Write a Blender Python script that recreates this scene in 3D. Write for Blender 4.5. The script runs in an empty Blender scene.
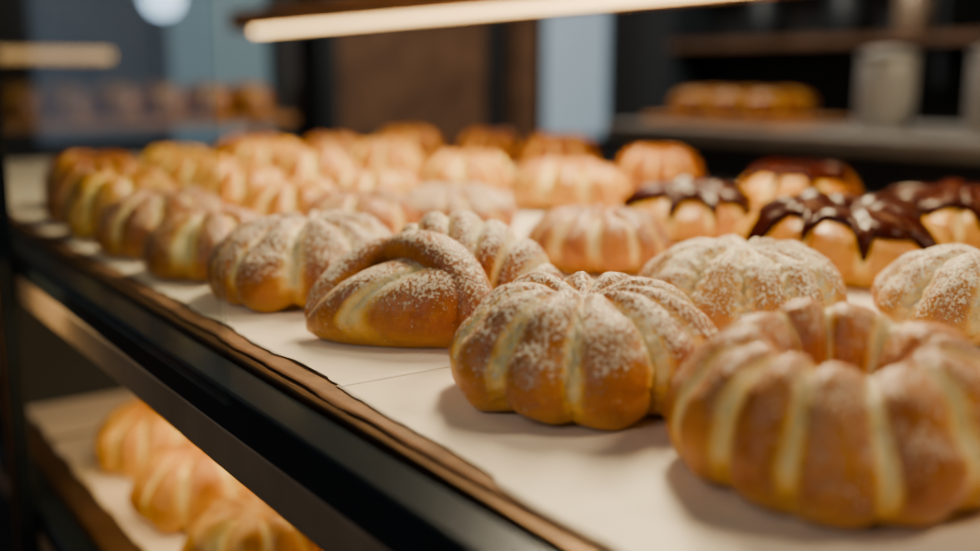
import bpy, math, random
from mathutils import Vector, Matrix, noise
random.seed(4)
SZ=1.0   # shelf height
# ---------------------------------------------------------------- materials
def newmat(name):
    m=bpy.data.materials.new(name); m.use_nodes=True
    nt=m.node_tree; b=nt.nodes['Principled BSDF']
    return m,nt,b
def N(nt,t,**k):
    n=nt.nodes.new(t)
    for a,v in k.items(): setattr(n,a,v)
    return n
def mixc(nt,fac,a,b,blend='MIX'):
    n=N(nt,'ShaderNodeMix',data_type='RGBA',blend_type=blend)
    for s,v in ((n.inputs[0],fac),(n.inputs[6],a),(n.inputs[7],b)):
        if isinstance(v,bpy.types.NodeSocket): nt.links.new(v,s)
        else: s.default_value=v if not isinstance(v,tuple) else (*v,1)
    return n.outputs[2]
def math_(nt,op,a,b=None,c=None,clamp=False):
    n=N(nt,'ShaderNodeMath',operation=op,use_clamp=clamp)
    for i,v in enumerate((a,b,c)):
        if v is None: continue
        if isinstance(v,bpy.types.NodeSocket): nt.links.new(v,n.inputs[i])
        else: n.inputs[i].default_value=v
    return n.outputs[0]
def ramp(nt,v,lo,hi,a=0.,b=1.):
    n=N(nt,'ShaderNodeMapRange',interpolation_type='SMOOTHSTEP')
    nt.links.new(v,n.inputs[0])
    n.inputs[1].default_value=lo;n.inputs[2].default_value=hi;n.inputs[3].default_value=a;n.inputs[4].default_value=b
    return n.outputs[0]
def noi(nt,vec,scale,detail=3,rough=.5):
    n=N(nt,'ShaderNodeTexNoise'); n.inputs['Scale'].default_value=scale
    n.inputs['Detail'].default_value=detail;n.inputs['Roughness'].default_value=rough
    nt.links.new(vec,n.inputs['Vector']); return n.outputs['Fac']

def dough_mat(name,dark,mid,gold,cream,sugar=.6,rough=.43,cr0=.48):
    m,nt,b=newmat(name)
    tc=N(nt,'ShaderNodeTexCoord').outputs['Object']
    oi=N(nt,'ShaderNodeObjectInfo').outputs['Random']
    add=N(nt,'ShaderNodeVectorMath',operation='ADD'); nt.links.new(tc,add.inputs[0])
    cmb=N(nt,'ShaderNodeCombineXYZ'); sc=math_(nt,'MULTIPLY',oi,3.7); nt.links.new(sc,cmb.inputs[0]); nt.links.new(sc,cmb.inputs[1]); nt.links.new(cmb.outputs[0],add.inputs[1])
    vec=add.outputs[0]
    g=N(nt,'ShaderNodeAttribute',attribute_name='groove').outputs['Fac']
    h=N(nt,'ShaderNodeAttribute',attribute_name='hgt').outputs['Fac']
    n1=noi(nt,vec,30,4); n2=noi(nt,vec,170,5,.6); n3=noi(nt,vec,70,4,.6)
    base=mixc(nt,ramp(nt,n1,.35,.65),dark,mid)
    low=ramp(nt,math_(nt,'ADD',h,math_(nt,'MULTIPLY',math_(nt,'SUBTRACT',n1,.5),.3)),.0,.26,.6,0)
    base=mixc(nt,low,base,gold)
    ge=math_(nt,'ADD',g,math_(nt,'MULTIPLY',math_(nt,'SUBTRACT',n3,.5),.8))
    base=mixc(nt,ramp(nt,ge,.04,.56),base,gold)
    base=mixc(nt,ramp(nt,math_(nt,'ADD',ge,math_(nt,'MULTIPLY',math_(nt,'SUBTRACT',n2,.5),.6)),cr0,cr0+.5,0,.9),base,cream)
    base=mixc(nt,math_(nt,'MULTIPLY',ramp(nt,n2,.5,.75),.22),base,gold)
    geo=N(nt,'ShaderNodeNewGeometry'); sep=N(nt,'ShaderNodeSeparateXYZ'); nt.links.new(geo.outputs['Normal'],sep.inputs[0])
    up=ramp(nt,sep.outputs[2],-.1,.9)
    sp=noi(nt,vec,520,2,.8); pa=noi(nt,vec,50,3)
    t=math_(nt,'ADD',math_(nt,'MULTIPLY',up,.40*sugar+.10),math_(nt,'MULTIPLY',math_(nt,'SUBTRACT',pa,.5),.45))
    t=math_(nt,'ADD',t,math_(nt,'MULTIPLY',math_(nt,'SUBTRACT',sp,.5),2.1))
    sug=ramp(nt,t,.28,.50,0,min(1,.4+sugar*.6) if sugar>0 else 0)
    base=mixc(nt,sug,base,(.98,.88,.68))
    nt.links.new(base,b.inputs['Base Color'])
    r=math_(nt,'ADD',rough-.13,math_(nt,'MULTIPLY',sug,.30)); nt.links.new(r,b.inputs['Roughness'])
    b.inputs['Subsurface Weight'].default_value=.08; b.inputs['Subsurface Scale'].default_value=.005
    b.inputs['Subsurface Radius'].default_value=(1,.5,.15)
    b.inputs['Specular IOR Level'].default_value=.55
    bu=N(nt,'ShaderNodeBump'); bu.inputs['Strength'].default_value=.8; bu.inputs['Distance'].default_value=.002
    hh=math_(nt,'ADD',math_(nt,'MULTIPLY',n2,1.0),math_(nt,'MULTIPLY',sug,1.0)); nt.links.new(hh,bu.inputs['Height'])
    nt.links.new(bu.outputs[0],b.inputs['Normal'])
    return m
DK=(.33,.082,.006);MD=(.54,.180,.014);GD=(.84,.45,.050);CR=(.97,.78,.34)
M_sug=dough_mat('dough_sugared',DK,MD,GD,CR,.80)
M_heavy=dough_mat('dough_sugared_heavy',(.50,.19,.025),(.68,.32,.045),(.88,.52,.10),CR,.95,cr0=.4)
M_light=dough_mat('dough_light_sugar',DK,(.55,.185,.015),GD,CR,.42)
M_plain=dough_mat('dough_golden',(.50,.18,.012),(.71,.35,.026),(.90,.56,.07),(.97,.78,.28),0.0,.40)
M_brown=dough_mat('dough_dark',(.26,.068,.005),(.42,.145,.010),(.62,.30,.03),(.82,.52,.13),0.0,.40)

def plain(name,col,rough=.5,metal=0.,noise_amt=.0,scale=20,emit=None,es=0,bump=0,bdist=.002):
    m,nt,b=newmat(name)
    b.inputs['Base Color'].default_value=(*col,1);b.inputs['Roughness'].default_value=rough;b.inputs['Metallic'].default_value=metal
    if noise_amt or bump:
        tc=N(nt,'ShaderNodeTexCoord').outputs['Object']; f=noi(nt,tc,scale,4)
        c2=tuple(max(0,c*(1-noise_amt)) for c in col)
        nt.links.new(mixc(nt,ramp(nt,f,.3,.7),col,c2),b.inputs['Base Color'])
        if bump:
            bu=N(nt,'ShaderNodeBump');bu.inputs['Strength'].default_value=bump;bu.inputs['Distance'].default_value=bdist
            nt.links.new(f,bu.inputs['Height']);nt.links.new(bu.outputs[0],b.inputs['Normal'])
    if emit:
        b.inputs['Emission Color'].default_value=(*emit,1);b.inputs['Emission Strength'].default_value=es
    return m
M_choc=plain('chocolate_glaze',(.045,.006,.003),.24)
M_choc.node_tree.nodes['Principled BSDF'].inputs['Specular IOR Level'].default_value=.16
M_choc.node_tree.nodes['Principled BSDF'].inputs['IOR'].default_value=1.35
M_paper=plain('baking_paper',(.86,.74,.60),.5,0,.10,11,bump=.6,bdist=.008)
M_kraft=plain('kraft_paper',(.20,.085,.028),.7,0,.4,60,bump=.3)
M_black=plain('black_metal',(.012,.020,.030),.25,.5,.2,30)
M_bronze=plain('bronze_trim',(.36,.26,.18),.42,.4,.3,14)
M_copper=plain('copper_edge',(.16,.08,.03),.35,.9,.4,40)
M_tray=plain('tray_metal',(.16,.09,.05),.4,.7,.3,25)
M_wall=plain('wall_paint',(.040,.042,.045),.8,0,.25,2)
M_wood=plain('dark_wood',(.20,.105,.06),.55,0,.4,8)
M_woodw=plain('warm_wood',(.70,.31,.09),.5,0,.25,8)
M_floor=plain('floor_tile',(.10,.08,.07),.4,0,.3,5)
M_counter=plain('counter_stone',(.38,.36,.34),.35,0,.15,12)
M_navy=plain('navy_cabinet',(.016,.023,.030),.5,0,.2,4)
M_white=plain('white_ceramic',(.42,.41,.39),.35,0,.05,5)
M_led=plain('led_diffuser',(1,.8,.5),.5,0,emit=(1,.62,.23),es=7)
M_led_reflection=plain('led_reflection_glow',(1,.8,.5),.5,0,emit=(1,.50,.15),es=.9)  # glow imitating the LED strip mirrored in the front glass
M_win=plain('daylit_frosted_glass',(.5,.6,.7),.5,0,emit=(.42,.66,.85),es=.30)
M_win2=plain('dim_frosted_glass',(.2,.3,.36),.4,0,emit=(.25,.43,.55),es=.14)
M_haze_glow=plain('haze_window_glow',(.5,.6,.7),.4,0,emit=(.45,.62,.9),es=.22)  # glow of the unseen pane that tints the front glass
M_globe=plain('pendant_globe_glow',(.8,.9,1),.4,0,emit=(.6,.8,1),es=3)
def glassmat():
    m=bpy.data.materials.new('clear_glass');m.use_nodes=True;nt=m.node_tree
    nt.nodes.remove(nt.nodes['Principled BSDF']);out=nt.nodes['Material Output']
    t=N(nt,'ShaderNodeBsdfTransparent');t.inputs[0].default_value=(.93,.97,.98,1)
    g=N(nt,'ShaderNodeBsdfGlossy');g.inputs['Roughness'].default_value=.03
    f=N(nt,'ShaderNodeLayerWeight');f.inputs[0].default_value=.5
    p=math_(nt,'POWER',f.outputs['Facing'],4.0);q=math_(nt,'MULTIPLY_ADD',p,.5,.03)
    mx=N(nt,'ShaderNodeMixShader');nt.links.new(q,mx.inputs[0]);nt.links.new(t.outputs[0],mx.inputs[1]);nt.links.new(g.outputs[0],mx.inputs[2])
    nt.links.new(mx.outputs[0],out.inputs[0]);return m
M_glass=glassmat()

# ---------------------------------------------------------------- helpers
def link(o,parent=None):
    bpy.context.scene.collection.objects.link(o)
    if parent: o.parent=parent
    return o
def mesh_obj(name,v,f,mats,parent=None,smooth=True,attrs=None,midx=None):
    me=bpy.data.meshes.new(name);me.from_pydata(v,[],f);me.update()
    for m in mats: me.materials.append(m)
    if smooth: me.polygons.foreach_set('use_smooth',[True]*len(me.polygons))
    if midx: me.polygons.foreach_set('material_index',midx)
    if attrs:
        for k,vals in attrs.items():
            a=me.attributes.new(k,'FLOAT','POINT');a.data.foreach_set('value',vals)
    return link(bpy.data.objects.new(name,me),parent)
def box(name,x0,x1,y0,y1,z0,z1,mat,parent=None,bev=.0):
    v=[(x,y,z) for x in(x0,x1) for y in(y0,y1) for z in(z0,z1)]
    f=[(0,1,3,2),(4,6,7,5),(0,4,5,1),(2,3,7,6),(0,2,6,4),(1,5,7,3)]
    c=Vector(((x0+x1)/2,(y0+y1)/2,(z0+z1)/2))
    v=[tuple(Vector(p)-c) for p in v]
    o=mesh_obj(name,v,f,[mat],parent,smooth=False);o.location=c
    if bev:
        md=o.modifiers.new('b','BEVEL');md.width=bev;md.segments=3
    return o
def empty(name):
    e=bpy.data.objects.new(name,None);e.empty_display_size=.05;return link(e)

def catmull(pts,n):
    P=[pts[0]]+list(pts)+[pts[-1]];out=[];segs=len(pts)-1
    for i in range(n+1):
        s=i/n*segs;k=min(int(s),segs-1);t=s-k
        p0,p1,p2,p3=P[k],P[k+1],P[k+2],P[k+3]
        out.append(tuple(.5*((2*b)+(-a+c)*t+(2*a-5*b+4*c-d)*t*t+(-a+3*b-3*c+d)*t**3) for a,b,c,d in zip(p0,p1,p2,p3)))
    return out
DOME=[(0,.92),(.13,.95),(.33,1.0),(.55,.96),(.75,.84),(.91,.63),(.995,.40),(.985,.20),(.91,.05),(.78,0),(.4,0),(0,0)]
RING=[(0,.26),(.10,.27),(.18,.34),(.26,.56),(.35,.84),(.49,1.0),(.66,.98),(.83,.84),(.95,.61),(1.0,.37),(.97,.17),(.87,.03),(.7,0),(.35,0),(0,0)]
DIMP=[(0,.74),(.08,.77),(.18,.87),(.32,.98),(.5,.99),(.72,.87),(.90,.65),(.995,.40),(.985,.20),(.91,.05),(.78,0),(.4,0),(0,0)]
def sm(a,b,x):
    t=max(0,min(1,(x-a)/(b-a)));return t*t*(3-2*t)
def bun(name,x,y,R,H,n=9,prof=DOME,rot=0,mat=None,nu=150,nv=56,depth=.13,squash=1.0,gw=.42,z=SZ,choc=False,seed=None,crimp=0.,swirl=0.,tilt=0.,cen=.38,ribh=.14):
    rs=random.Random(seed if seed is not None else random.random())
    ph=[rs.uniform(0,6.28) for _ in range(6)];off=Vector((rs.uniform(0,50),rs.uniform(0,50),0))
    pr=catmull(prof,nv)
    V=[];G=[];Hh=[]
    fx,fy=-.571*math.cos(rot)-.821*math.sin(rot), .571*math.sin(rot)-.821*math.cos(rot)
    def surf(i,th,extra=0,flat=0.):
        r,zz=pr[i];a,b_=pr[max(0,i-1)],pr[min(nv,i+1)]
        tr,tz=b_[0]-a[0],(b_[1]-a[1])*H/R;l=math.hypot(tr,tz) or 1
        nr,nz=(-tz/l,tr/l)
        r=max(r,0)
        q=n*(th+.16*math.sin(th+ph[0])+.07*math.sin(3*th+ph[1])+swirl*r+.07*noise.noise(Vector((math.cos(th)*2,math.sin(th)*2,r*3))+off))/(2*math.pi)
        c=q-math.floor(q+.5);s=min(1,abs(2*c))
        k=math.floor(q+.5)%n
        L=math.sqrt(max(0,1-(1-s)**2.1))
        kv=(k*0.618+ph[2])%1
        dm=depth*(.7+.6*kv)*(1-flat)
        up=1-sm(.84,1.0,i/nv*1.12)
        m=sm(.02,cen,r)*(up if zz<.3 else 1)
        d=-dm*R*(1-L)*m
        gwk=gw*(.6+.7*kv)*(.5+.5*sm(.1,.7,r))
        rib=math.exp(-(s/(gwk*.5))**2)
        d+=rib*m*dm*R*(ribh+.12*math.sin(s*34))
        if crimp: d+=crimp*R*rib*m*math.sin(i*1.05+ (2.6 if c>0 else 0))
        g=(1-sm(gwk*.15,gwk,s))*sm(.03,.2,r)*(.35+.65*sm(.08,.5,zz))
        p=Vector((r*math.cos(th),r*math.sin(th)*squash,zz))
        w=noise.noise(p*1.9+off)*.07+noise.noise(p*5+off)*.022
        d+=w*R+extra
        if i>nv*.9: d*=.0
        wob=1+.025*math.sin(2*th+ph[3])+.022*math.sin(3*th+ph[4])
        px=r*R*wob*math.cos(th)+nr*d*math.cos(th)
        py=(r*R*wob*math.sin(th)+nr*d*math.sin(th))*squash
        pz=max(0,zz*H+nz*d)
        if tilt: pz*=1-tilt*(px*fx+py*fy)/R
        return (px,py,pz),g,zz
    F=[]
    for i in range(nv+1):
        for j in range(nu):
            if i in(0,nv) and j>0: continue
            p,g,h=surf(i,2*math.pi*j/nu);V.append(p);G.append(g);Hh.append(h)
    def idx(i,j):
        if i==0:return 0
        if i==nv:return 1+(nv-1)*nu
        return 1+(i-1)*nu+j%nu
    for j in range(nu):
        F.append((0,idx(1,j),idx(1,j+1)))
        F.append((idx(nv-1,j),idx(nv,0),idx(nv-1,j+1)))
    for i in range(1,nv-1):
        for j in range(nu):F.append((idx(i,j),idx(i+1,j),idx(i+1,j+1),idx(i,j+1)))
    MI=[0]*len(F)
    mats=[mat or M_sug]
    if choc:
        mats.append(M_choc)
        lim=[]
        for j in range(nu):
            th=2*math.pi*j/nu
            e=.425+.03*math.sin(3*th+ph[5])+.05*noise.noise(Vector((math.cos(th)*2.2,math.sin(th)*2.2,ph[0])))
            dr=max(0,math.sin(8*th+ph[1]+1.2*math.sin(2*th)))**3*.17*(.5+.5*abs(math.sin(1.5*th+ph[2])))
            lim.append((e+dr)*nv)
        b0=len(V);M=36
        for k in range(M+1):
            for j in range(nu):
                th=2*math.pi*j/nu
                t=k/M; fi=t*lim[j];i0=int(fi);fr=fi-i0
                th_=R*.04*(1 if t<.88 else math.sqrt(max(0,1-((t-.88)/.12)**2)))*(1+.8*sm(.6,.9,t)) - (R*.02 if k==M else 0)
                fl=.45*(1-sm(.8,1,t))
                p1,_,h1=surf(i0,th,th_,fl);p2,_,_=surf(min(nv,i0+1),th,th_,fl)
                V.append(tuple(a+(b-a)*fr for a,b in zip(p1,p2)));G.append(0);Hh.append(h1)
        for k in range(M):
            for j in range(nu):
                F.append((b0+k*nu+j,b0+(k+1)*nu+j,b0+(k+1)*nu+(j+1)%nu,b0+k*nu+(j+1)%nu));MI.append(1)
    o=mesh_obj(name,V,F,mats,None,True,{'groove':G,'hgt':Hh},MI)
    o.location=(x,y,z);o.rotation_euler[2]=rot
    return o

def dough_tube(spine,ngroove,oblique,depth,nu=110,nv=64,gw=.3,seed=1,g0=0.0,gs=1.0):
    """spine: list of (x,y,zc,halfwidth,halfheight)"""
    sp=catmull(spine,nu);V=[];G=[];Hh=[];F=[]
    off=Vector((seed*7.3,seed*3.1,0))
    for i,(x,y,zc,w,h) in enumerate(sp):
        a=sp[max(0,i-1)];b=sp[min(nu,i+1)]
        T=Vector((b[0]-a[0],b[1]-a[1],0)).normalized();S=Vector((-T.y,T.x,0))
        for j in range(nv):
            ph=2*math.pi*j/nv
            u=i/nu
            q=ngroove*(u+oblique*(math.cos(ph))*.16)+g0
            c=q-math.floor(q+.5);s=min(1,abs(2*c))
            L=math.sqrt(max(0,1-(1-s)**2.1))
            if ngroove==0: L=1;s=1
            endm=sm(0,.1,u)*(1-sm(.9,1,u))
            lowm=sm(-.6,.1,math.sin(ph))
            rib=math.exp(-(s/(gw*.5))**2)
            k=1-depth*(1-L)*endm*lowm+depth*.12*rib*endm*lowm
            k+=noise.noise(Vector((x*35,y*35,ph))+off)*.05
            cs=math.copysign(abs(math.cos(ph))**.9,math.cos(ph))
            P=Vector((x,y,0))+S*(w*k*cs)
            z=zc+h*k*math.sin(ph)
            V.append((P.x,P.y,max(0.0,z)));G.append(gs*(1-sm(gw*.2,gw,s))*endm*(.3+.7*lowm));Hh.append(min(1,max(0,z/.05)))
    for i in range(nu):
        for j in range(nv):
            F.append((i*nv+j,i*nv+(j+1)%nv,(i+1)*nv+(j+1)%nv,(i+1)*nv+j))
    F.append(tuple(range(nv))[::-1]);F.append(tuple(nu*nv+j for j in range(nv)))
    return V,F,G,Hh
def join_parts(name,parts,mat,loc,rot=0,parent=None):
    V=[];F=[];G=[];H=[]
    for v,f,g,h in parts:
        b=len(V);V+=v;F+=[tuple(b+i for i in t) for t in f];G+=g;H+=h
    o=mesh_obj(name,V,F,[mat],parent,True,{'groove':G,'hgt':H});o.location=loc;o.rotation_euler[2]=rot
    return o
# ---------------------------------------------------------------- pastries on the main shelf
S='sugar_dusted_bun'
bun('ring_bun',.307,.224,.0610,.0500,n=11,prof=RING,rot=.15,mat=M_light,nu=312,nv=100,depth=.125,gw=.46,seed=11,tilt=.12,cen=.3,ribh=.1)
bun(S,.2935,.349,.0615,.050,n=10,rot=.1,mat=M_sug,nu=300,nv=100,depth=.18,gw=.56,seed=3,crimp=.010,tilt=.05,ribh=.06)
bun(S,.2863,.6181,.0655,.052,n=10,rot=.5,mat=M_sug,nu=250,nv=84,depth=.18,gw=.48,seed=5,crimp=.01)
bun(S,.4588,.405,.0595,.045,n=11,rot=.25,mat=M_heavy,nu=264,nv=96,depth=.18,gw=.56,seed=8,crimp=.022,tilt=.05)
bun(S,.545,.305,.060,.047,n=10,rot=.9,mat=M_heavy,nu=220,nv=80,depth=.17,gw=.5,seed=9,crimp=.015)
bun(S,.5116,.592,.0575,.042,n=11,rot=.0,mat=M_light,nu=220,nv=76,depth=.18,gw=.52,seed=12)
camR=(.821,-.571);camF=(.571,.821)
def loc(r,f):return (camR[0]*r+camF[0]*f,camR[1]*r+camF[1]*f)
def sp(L):return [(*loc(a,b),c,w,h) for a,b,c,w,h in L]
# left folded lobe: pointed tip, split open down the middle
p1=dough_tube(sp([(-.066,-.020,.008,.003,.004),(-.056,-.021,.012,.013,.012),(-.040,-.020,.016,.024,.020),(-.012,-.017,.019,.036,.025),(.016,-.012,.018,.035,.026),(.034,-.006,.012,.004,.008)]),2,-2.6,.30,gw=.46,seed=2,g0=.42,nu=150,nv=88)
# right arched, ribbed lobe
p2=dough_tube(sp([(-.030,.034,.014,.004,.008),(-.020,.034,.024,.020,.026),(.002,.028,.030,.028,.033),(.028,.016,.028,.031,.033),(.050,-.002,.021,.027,.027),(.058,-.022,.013,.016,.015),(.058,-.032,.008,.003,.004)]),8,.55,.28,gw=.55,seed=5,nu=160,nv=72)
# strand crossing between the lobes
p3=dough_tube(sp([(-.030,.014,.036,.004,.004),(-.018,.002,.046,.009,.008),(-.001,-.012,.047,.012,.010),(.014,-.026,.040,.013,.011),(.024,-.041,.027,.012,.011),(.028,-.053,.012,.009,.010),(.026,-.059,.005,.003,.004)]),0,0,.1,seed=9,nu=80,nv=40)
# rolled outer rim of the left lobe
p4=dough_tube(sp([(-.066,-.016,.012,.003,.003),(-.060,-.008,.022,.008,.007),(-.046,.002,.034,.011,.009),(-.030,.007,.042,.011,.009),(-.016,.004,.046,.007,.006),(-.010,-.002,.044,.003,.003)]),0,0,.1,seed=4,nu=60,nv=32)
join_parts('knotted_sweet_pastry',[p1,p2,p3,p4],M_sug,(.3000,.489,SZ))
for i,(x,y,R,H,m) in enumerate([(.262,.732,.050,.046,M_light),(.264,.840,.052,.050,M_light),(.266,.950,.054,.056,M_plain),(.275,1.06,.054,.060,M_brown),(.30,1.19,.054,.058,M_brown),
    (.405,.775,.052,.046,M_light),(.400,.895,.052,.046,M_plain),(.398,1.015,.053,.050,M_plain),(.40,1.14,.053,.053,M_plain),(.42,1.27,.053,.055,M_plain),
    (.517,.800,.058,.041,M_sug),(.515,.955,.052,.046,M_plain),(.515,1.10,.055,.058,M_plain),(.52,1.24,.055,.062,M_plain),(.55,1.39,.055,.055,M_brown),
    (.712,.877,.064,.050,M_plain),(.708,1.072,.060,.048,M_plain),(.705,1.27,.058,.052,M_plain),(.71,1.44,.058,.052,M_brown),
    (.9056,.942,.0575,.054,M_brown),(.955,1.20,.06,.058,M_brown),(.86,1.47,.06,.058,M_brown),(.64,1.58,.055,.05,M_brown),(.96,1.38,.055,.055,M_brown)]):
    nm='golden_bun' if m is M_plain else ('dark_crust_bun' if m is M_brown else S)
    bun(nm,x,y,R,H,n=8+i%4,rot=i*.7,mat=m,nu=150,nv=50,depth=.20,gw=.44,seed=20+i)
for i,(x,y,R,H) in enumerate([(.6380,.470,.0750,.047),(.672,.660,.062,.042),(.782,.472,.066,.048),(.915,.735,.066,.044)]):
    bun('chocolate_glazed_bun',x,y,R,H,n=9,prof=DIMP,rot=.4+i,mat=M_plain,nu=240,nv=80,depth=.10,gw=.25,choc=True,seed=60+i,tilt=.08)
LZ=SZ-.225
k=0
for xx in (.280,.415,.55):
    for j,yy in enumerate([.42,.555,.695,.835,.975]):
        bun('golden_bun',xx+.006*math.sin(k*2.1),yy,.058,.056,n=8+k%3,rot=k*.9,mat=M_plain,nu=132,nv=46,depth=.19,gw=.40,seed=100+k,z=LZ);k+=1

# ---------------------------------------------------------------- shelves
def paper(name,x0,x1,y0,y1,z,mat,amp,seed,nx=60,ny=60,x0b=None):
    V=[];F=[]
    if x0b is None:x0b=x0
    for i in range(nx+1):
        for j in range(ny+1):
            u=i/nx;v=j/ny
            xs=x0+(x0b-x0)*v
            x=xs+(x1-xs)*(u**1.6);y=y0+(y1-y0)*v
            if i==0:x+=amp*noise.noise(Vector((y*26,seed,0)))+amp*.4*noise.noise(Vector((y*90,seed,3)))
            if j==ny:y+=.003*noise.noise(Vector((x*30,seed,5)))
            V.append((x,y,z))
    for i in range(nx):
        for j in range(ny):
            a=i*(ny+1)+j;F.append((a,a+ny+1,a+ny+2,a+1))
    o=mesh_obj(name,V,F,[mat],None)
    md=o.modifiers.new('s','SOLIDIFY');md.thickness=.0003;md.offset=-1
    return o
Y0,Y1=-.35,1.9
ys=[Y0,.10,.423,.686,.80,1.06,1.32,1.6,Y1-.01]
for i in range(len(ys)-1):
    paper('baking_paper',[.194,.192,.2085,.2095,.2085,.2095,.2085,.2095][i],1.03,ys[i]-(.004 if i else 0),ys[i+1],SZ-.0002-(0.0002 if i%2 else 0),M_paper,.005,i*3.3+1,ny=50,x0b=[.192,.2095,.2085,.2095,.2085,.2095,.2085,.2095][i])
paper('kraft_paper_liner',.1925,1.035,Y0,Y1-.01,SZ-.0012,M_kraft,.003,40,nx=30,ny=500,x0b=.2035)
for i in range(5):
    paper('baking_paper',.215,.70,-.1+.4*i,.29+.4*i,LZ-.0002,M_paper,.006,i+20,ny=40)
case=empty('bakery_display_case')
def cb(n,*a,**k):return box(n,*a,parent=case,**k)
def shelf(tag,z):
    cb('shelf_tray_'+tag,.192,1.05,Y0,Y1,z-.012,z-.0025,M_tray)
    cb('tray_lip_'+tag,.188,.1925,Y0,Y1,z-.012,z-.0002,M_copper,bev=.001)
    cb('rail_top_'+tag,.166,.188,Y0,Y1,z-.024,z-.003,M_black,bev=.002)
    cb('rail_trim_'+tag,.167,.184,Y0,Y1,z-.046,z-.024,M_bronze,bev=.0015)
    cb('rail_back_'+tag,1.05,1.07,Y0,Y1,z-.045,z+.002,M_black,bev=.002)
shelf('upper',SZ);shelf('lower',LZ)
cb('front_post',.150,.1655,.925,.960,.0,1.78,M_black,bev=.002)
cb('front_post_edge',.1485,.1500,.925,.934,.0,1.78,M_copper)
cb('front_post_near',.150,.1655,Y0,Y0+.03,.0,1.78,M_black)
cb('front_post_far',.150,.1655,Y1-.03,Y1,.0,1.78,M_black)
cb('rear_post_far',1.10,1.135,2.36,2.395,.0,1.78,M_black)
cb('rear_post_near',1.10,1.135,Y0,Y0+.03,.0,1.78,M_black)
cb('top_rail_front',.150,.18,Y0,2.39,1.75,1.78,M_black)
cb('top_rail_rear',1.10,1.135,Y0,2.39,1.75,1.78,M_black)
cb('top_cross_far',.15,1.135,2.36,2.39,1.75,1.78,M_black)
cb('base_cabinet',.17,1.07,Y0,Y1,.0,.45,M_navy,bev=.004)
cb('lower_end_panel',.19,1.05,1.22,1.23,.45,SZ-.013,M_navy)
cb('canopy_board',.93,1.10,Y0,2.40,1.240,1.285,M_woodw,bev=.002)
cb('led_strip',.914,.930,Y0+.1,2.22,1.229,1.239,M_led)
cb('led_bracket',.912,.932,Y0+.1,2.22,1.239,1.243,M_woodw)
cb('under_shelf_led',.50,.515,Y0+.1,1.2,SZ-.022,SZ-.0125,M_led)
cb('glass_front',.1575,.1600,.43,.925,SZ-.003,1.75,M_glass)

# ---------------------------------------------------------------- room
RX0,RX1,RY0,RY1,RZ=-2.2,3.6,-1.8,4.0,2.8
box('floor',RX0,RX1,RY0,RY1,-.1,0,M_floor)
box('ceiling',RX0,RX1,RY0,RY1,RZ,RZ+.1,M_wall)
box('wall_back',RX0,RX1,RY1,RY1+.1,0,RZ,M_wall)
box('wall_right',RX1,RX1+.1,RY0,RY1,0,RZ,M_wall)
box('wall_left',RX0-.1,RX0,RY0,RY1,0,RZ,M_wall)
box('wall_front',RX0,RX1,RY0-.1,RY0,0,RZ,M_wall)
box('baseboard_back',RX0,RX1,RY1-.02,RY1,0,.1,M_wood)
def window(nm,x0,x1,z0,z1,mat,fw=.03,frame=M_navy):
    e=empty(nm)
    box('pane',x0,x1,RY1-.02,RY1-.01,z0,z1,mat,e)
    for a in((x0-fw,x0,z0-fw,z1+fw),(x1,x1+fw,z0-fw,z1+fw),(x0,x1,z0-fw,z0),(x0,x1,z1,z1+fw)):
        box('frame',a[0],a[1],RY1-.05,RY1-.001,a[2],a[3],frame,e)
    return e
window('window_1',3.06,3.46,.85,1.9,M_win)
window('window_2',1.30,1.70,.55,2.0,M_win2,.04)
window('added_haze_window',-1.9,-.5,.9,2.2,M_haze_glow)  # unseen, added so the front glass picks up a bluish reflection
e=empty('door_1')
box('leaf',1.98,2.72,RY1-.05,RY1-.005,0,2.1,M_wood,e)
for a in((1.9,1.98),(2.72,2.80)): box('jamb',a[0],a[1],RY1-.07,RY1-.002,0,2.18,M_navy,e)
box('head',1.9,2.8,RY1-.07,RY1-.002,2.1,2.18,M_navy,e)
box('trim_1',2.86,2.98,RY1-.10,RY1-.001,0,RZ,M_wood)
e=empty('led_reflection');box('reflection_bar',.70,1.08,RY1-.09,RY1-.05,1.19,1.225,M_led_reflection,e,bev=.01);box('bracket',.70,1.08,RY1-.05,RY1-.001,1.18,1.235,M_navy,e)  # glowing bar standing in for an LED reflection in the glass, no real lamp
def lathe(name,prof,mat,parent=None,seg=32,loc=(0,0,0)):
    V=[];F=[]
    for r,z in prof:
        for j in range(seg):
            t=2*math.pi*j/seg;V.append((r*math.cos(t),r*math.sin(t),z))
    for i in range(len(prof)-1):
        for j in range(seg):F.append((i*seg+j,i*seg+(j+1)%seg,(i+1)*seg+(j+1)%seg,(i+1)*seg+j))
    F.append(tuple(range(seg))[::-1]);F.append(tuple((len(prof)-1)*seg+j for j in range(seg)))
    o=mesh_obj(name,V,F,[mat],parent);o.location=loc;return o
e=empty('pendant_lamp')
gl=[(.001,-.06)]+[(.06*math.sin(a),-.06*math.cos(a)) for a in [i*math.pi/12 for i in range(1,12)]]+[(.001,.06)]
lathe('globe',gl,M_globe,e,loc=(1.07,3.3,1.375));lathe('cord',[(.004,0),(.004,RZ-1.43)],M_black,e,8,loc=(1.07,3.3,1.43))
rack=empty('bread_rack')
for z in (.62,.98,):
    box('rack_shelf',.55,1.55,3.35,3.75,z,z+.025,M_woodw,rack)
for x in(.55,1.52):
    for y in(3.35,3.72): box('rack_leg',x,x+.03,y,y+.03,0,1.1,M_black,rack)
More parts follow.
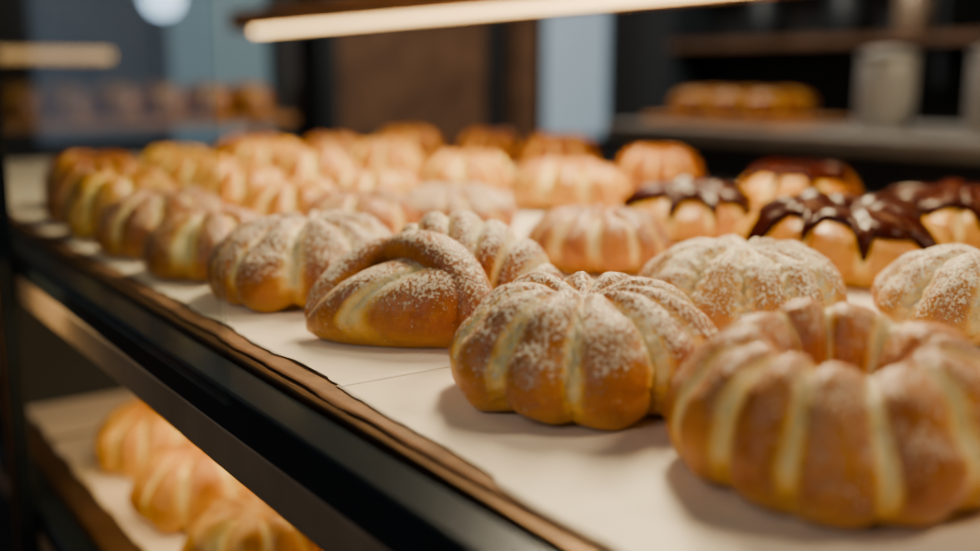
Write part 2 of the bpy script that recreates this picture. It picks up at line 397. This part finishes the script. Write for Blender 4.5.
def bread_pile(name,x0,x1,y,z,n,R,H,mat,axis='x',parent=None):
    parts=[]
    for i in range(n):
        t=(i+.5)/n;w=(x1-x0)/n*.49
        cx=x0+(x1-x0)*t
        v,f,g,h=dough_tube([(-R*1.0,0,.01,.004,.006),(-R*.7,0,H*.42,w*.8,H*.45),(0,0,H*.45,w,H*.55),(R*.7,0,H*.42,w*.8,H*.45),(R,0,.01,.004,.006)],4,.6,.15,nu=36,nv=24,seed=i)
        if axis=='x': v=[(cx-p[1],y+p[0],p[2]) for p in v]
        else: v=[(y+p[0],cx+p[1],p[2]) for p in v]
        parts.append((v,f,g,h))
    return join_parts(name,parts,mat,(0,0,z),parent=parent)
bread_pile('loaves_top',.60,1.50,3.55,1.005,6,.15,.11,M_brown,parent=rack)
bread_pile('loaves_bottom',.60,1.50,3.55,.645,6,.15,.11,M_brown,parent=rack)
e=empty('back_counter')
box('counter_top',1.80,2.45,-.6,2.08,.985,1.02,M_counter,e,bev=.004)
box('counter_body',1.84,2.45,-.6,2.05,0,.985,M_navy,e)
for i in range(4):
    box('drawer_handle',1.825,1.84,-.35+i*.62,-.05+i*.62,.80,.815,M_bronze,e)
box('serving_tray',1.90,2.20,1.62,2.04,1.02,1.038,M_woodw,None,bev=.004)
bread_pile('bread_rolls',1.66,2.02,2.05,1.038,3,.12,.068,M_brown,'y')
def canister(x,y,r,h):
    e=empty('ceramic_canister')
    lathe('body',[(r*.9,0),(r,.01),(r,h*.9),(r*.95,h*.92)],M_white,e,loc=(x,y,1.02))
    lathe('lid',[(r*1.03,0),(r*1.03,.012),(r*.6,.02),(.01,.024)],M_white,e,loc=(x,y,1.02+h*.92))
canister(2.10,1.46,.062,.17);canister(2.10,1.19,.065,.17)
e=empty('jar_shelf')
for z in(1.25,1.62):
    box('board',3.3,3.58,.8,3.4,z,z+.03,M_wood,e)
for y in(.82,2.1,3.36): box('bracket',3.32,3.59,y,y+.025,1.1,1.64,M_navy,e)
for i,y in enumerate([1.0,1.25,1.5,1.8,2.3,2.6,3.0]):
    lathe('storage_jar',[(.06,0),(.07,.02),(.07,.14),(.045,.17),(.045,.2)],[M_navy,M_bronze,M_navy][i%3],e,20,loc=(3.45,y,1.28))

# ---------------------------------------------------------------- lights
def area(name,loc,target,sx,sy,power,col):
    l=bpy.data.lights.new(name,'AREA');l.shape='RECTANGLE';l.size=sx;l.size_y=sy;l.energy=power;l.color=col
    o=bpy.data.objects.new(name,l);link(o);o.location=loc
    o.rotation_euler=(Vector(target)-Vector(loc)).to_track_quat('-Z','Y').to_euler();return o
area('case_key_light',(.86,.88,1.70),(.45,.48,1.0),.16,.5,24,(1,.77,.42))  # added key light from behind right, strengthens the weak LED strip; no fixture
area('window_fill_light',(-1.3,.0,2.1),(.4,.5,1.0),1.0,1.0,8,(.95,.94,.92))
area('shop_fill_light',(1.6,-.6,2.7),(.9,1.0,1.0),.4,.4,36,(1,.80,.50))  # added overhead fill that lifts the dark sides; no fixture here
area('under_shelf_light',(.42,.82,SZ-.03),(.38,.82,.5),.1,.8,2.4,(1,.68,.28))
area('background_fill_light',(2.2,2.4,2.7),(2.9,2.8,.5),.8,.8,44,(1,.91,.78))  # added fill that brightens the back of the closed room; no fixture
w=bpy.data.worlds.new('world');bpy.context.scene.world=w;w.use_nodes=True
w.node_tree.nodes['Background'].inputs[0].default_value=(.25,.3,.4,1);w.node_tree.nodes['Background'].inputs[1].default_value=.3

# ---------------------------------------------------------------- camera
cd=bpy.data.cameras.new('camera');cam=bpy.data.objects.new('camera',cd);link(cam)
cd.sensor_width=36;cd.lens=38.57;cd.clip_start=.01
cam.location=(0,0,SZ+.14)
cam.rotation_euler=(math.radians(90-10.8),0,math.radians(-34.8))
cd.dof.use_dof=True;cd.dof.focus_distance=.50;cd.dof.aperture_fstop=3.0
bpy.context.scene.camera=cam
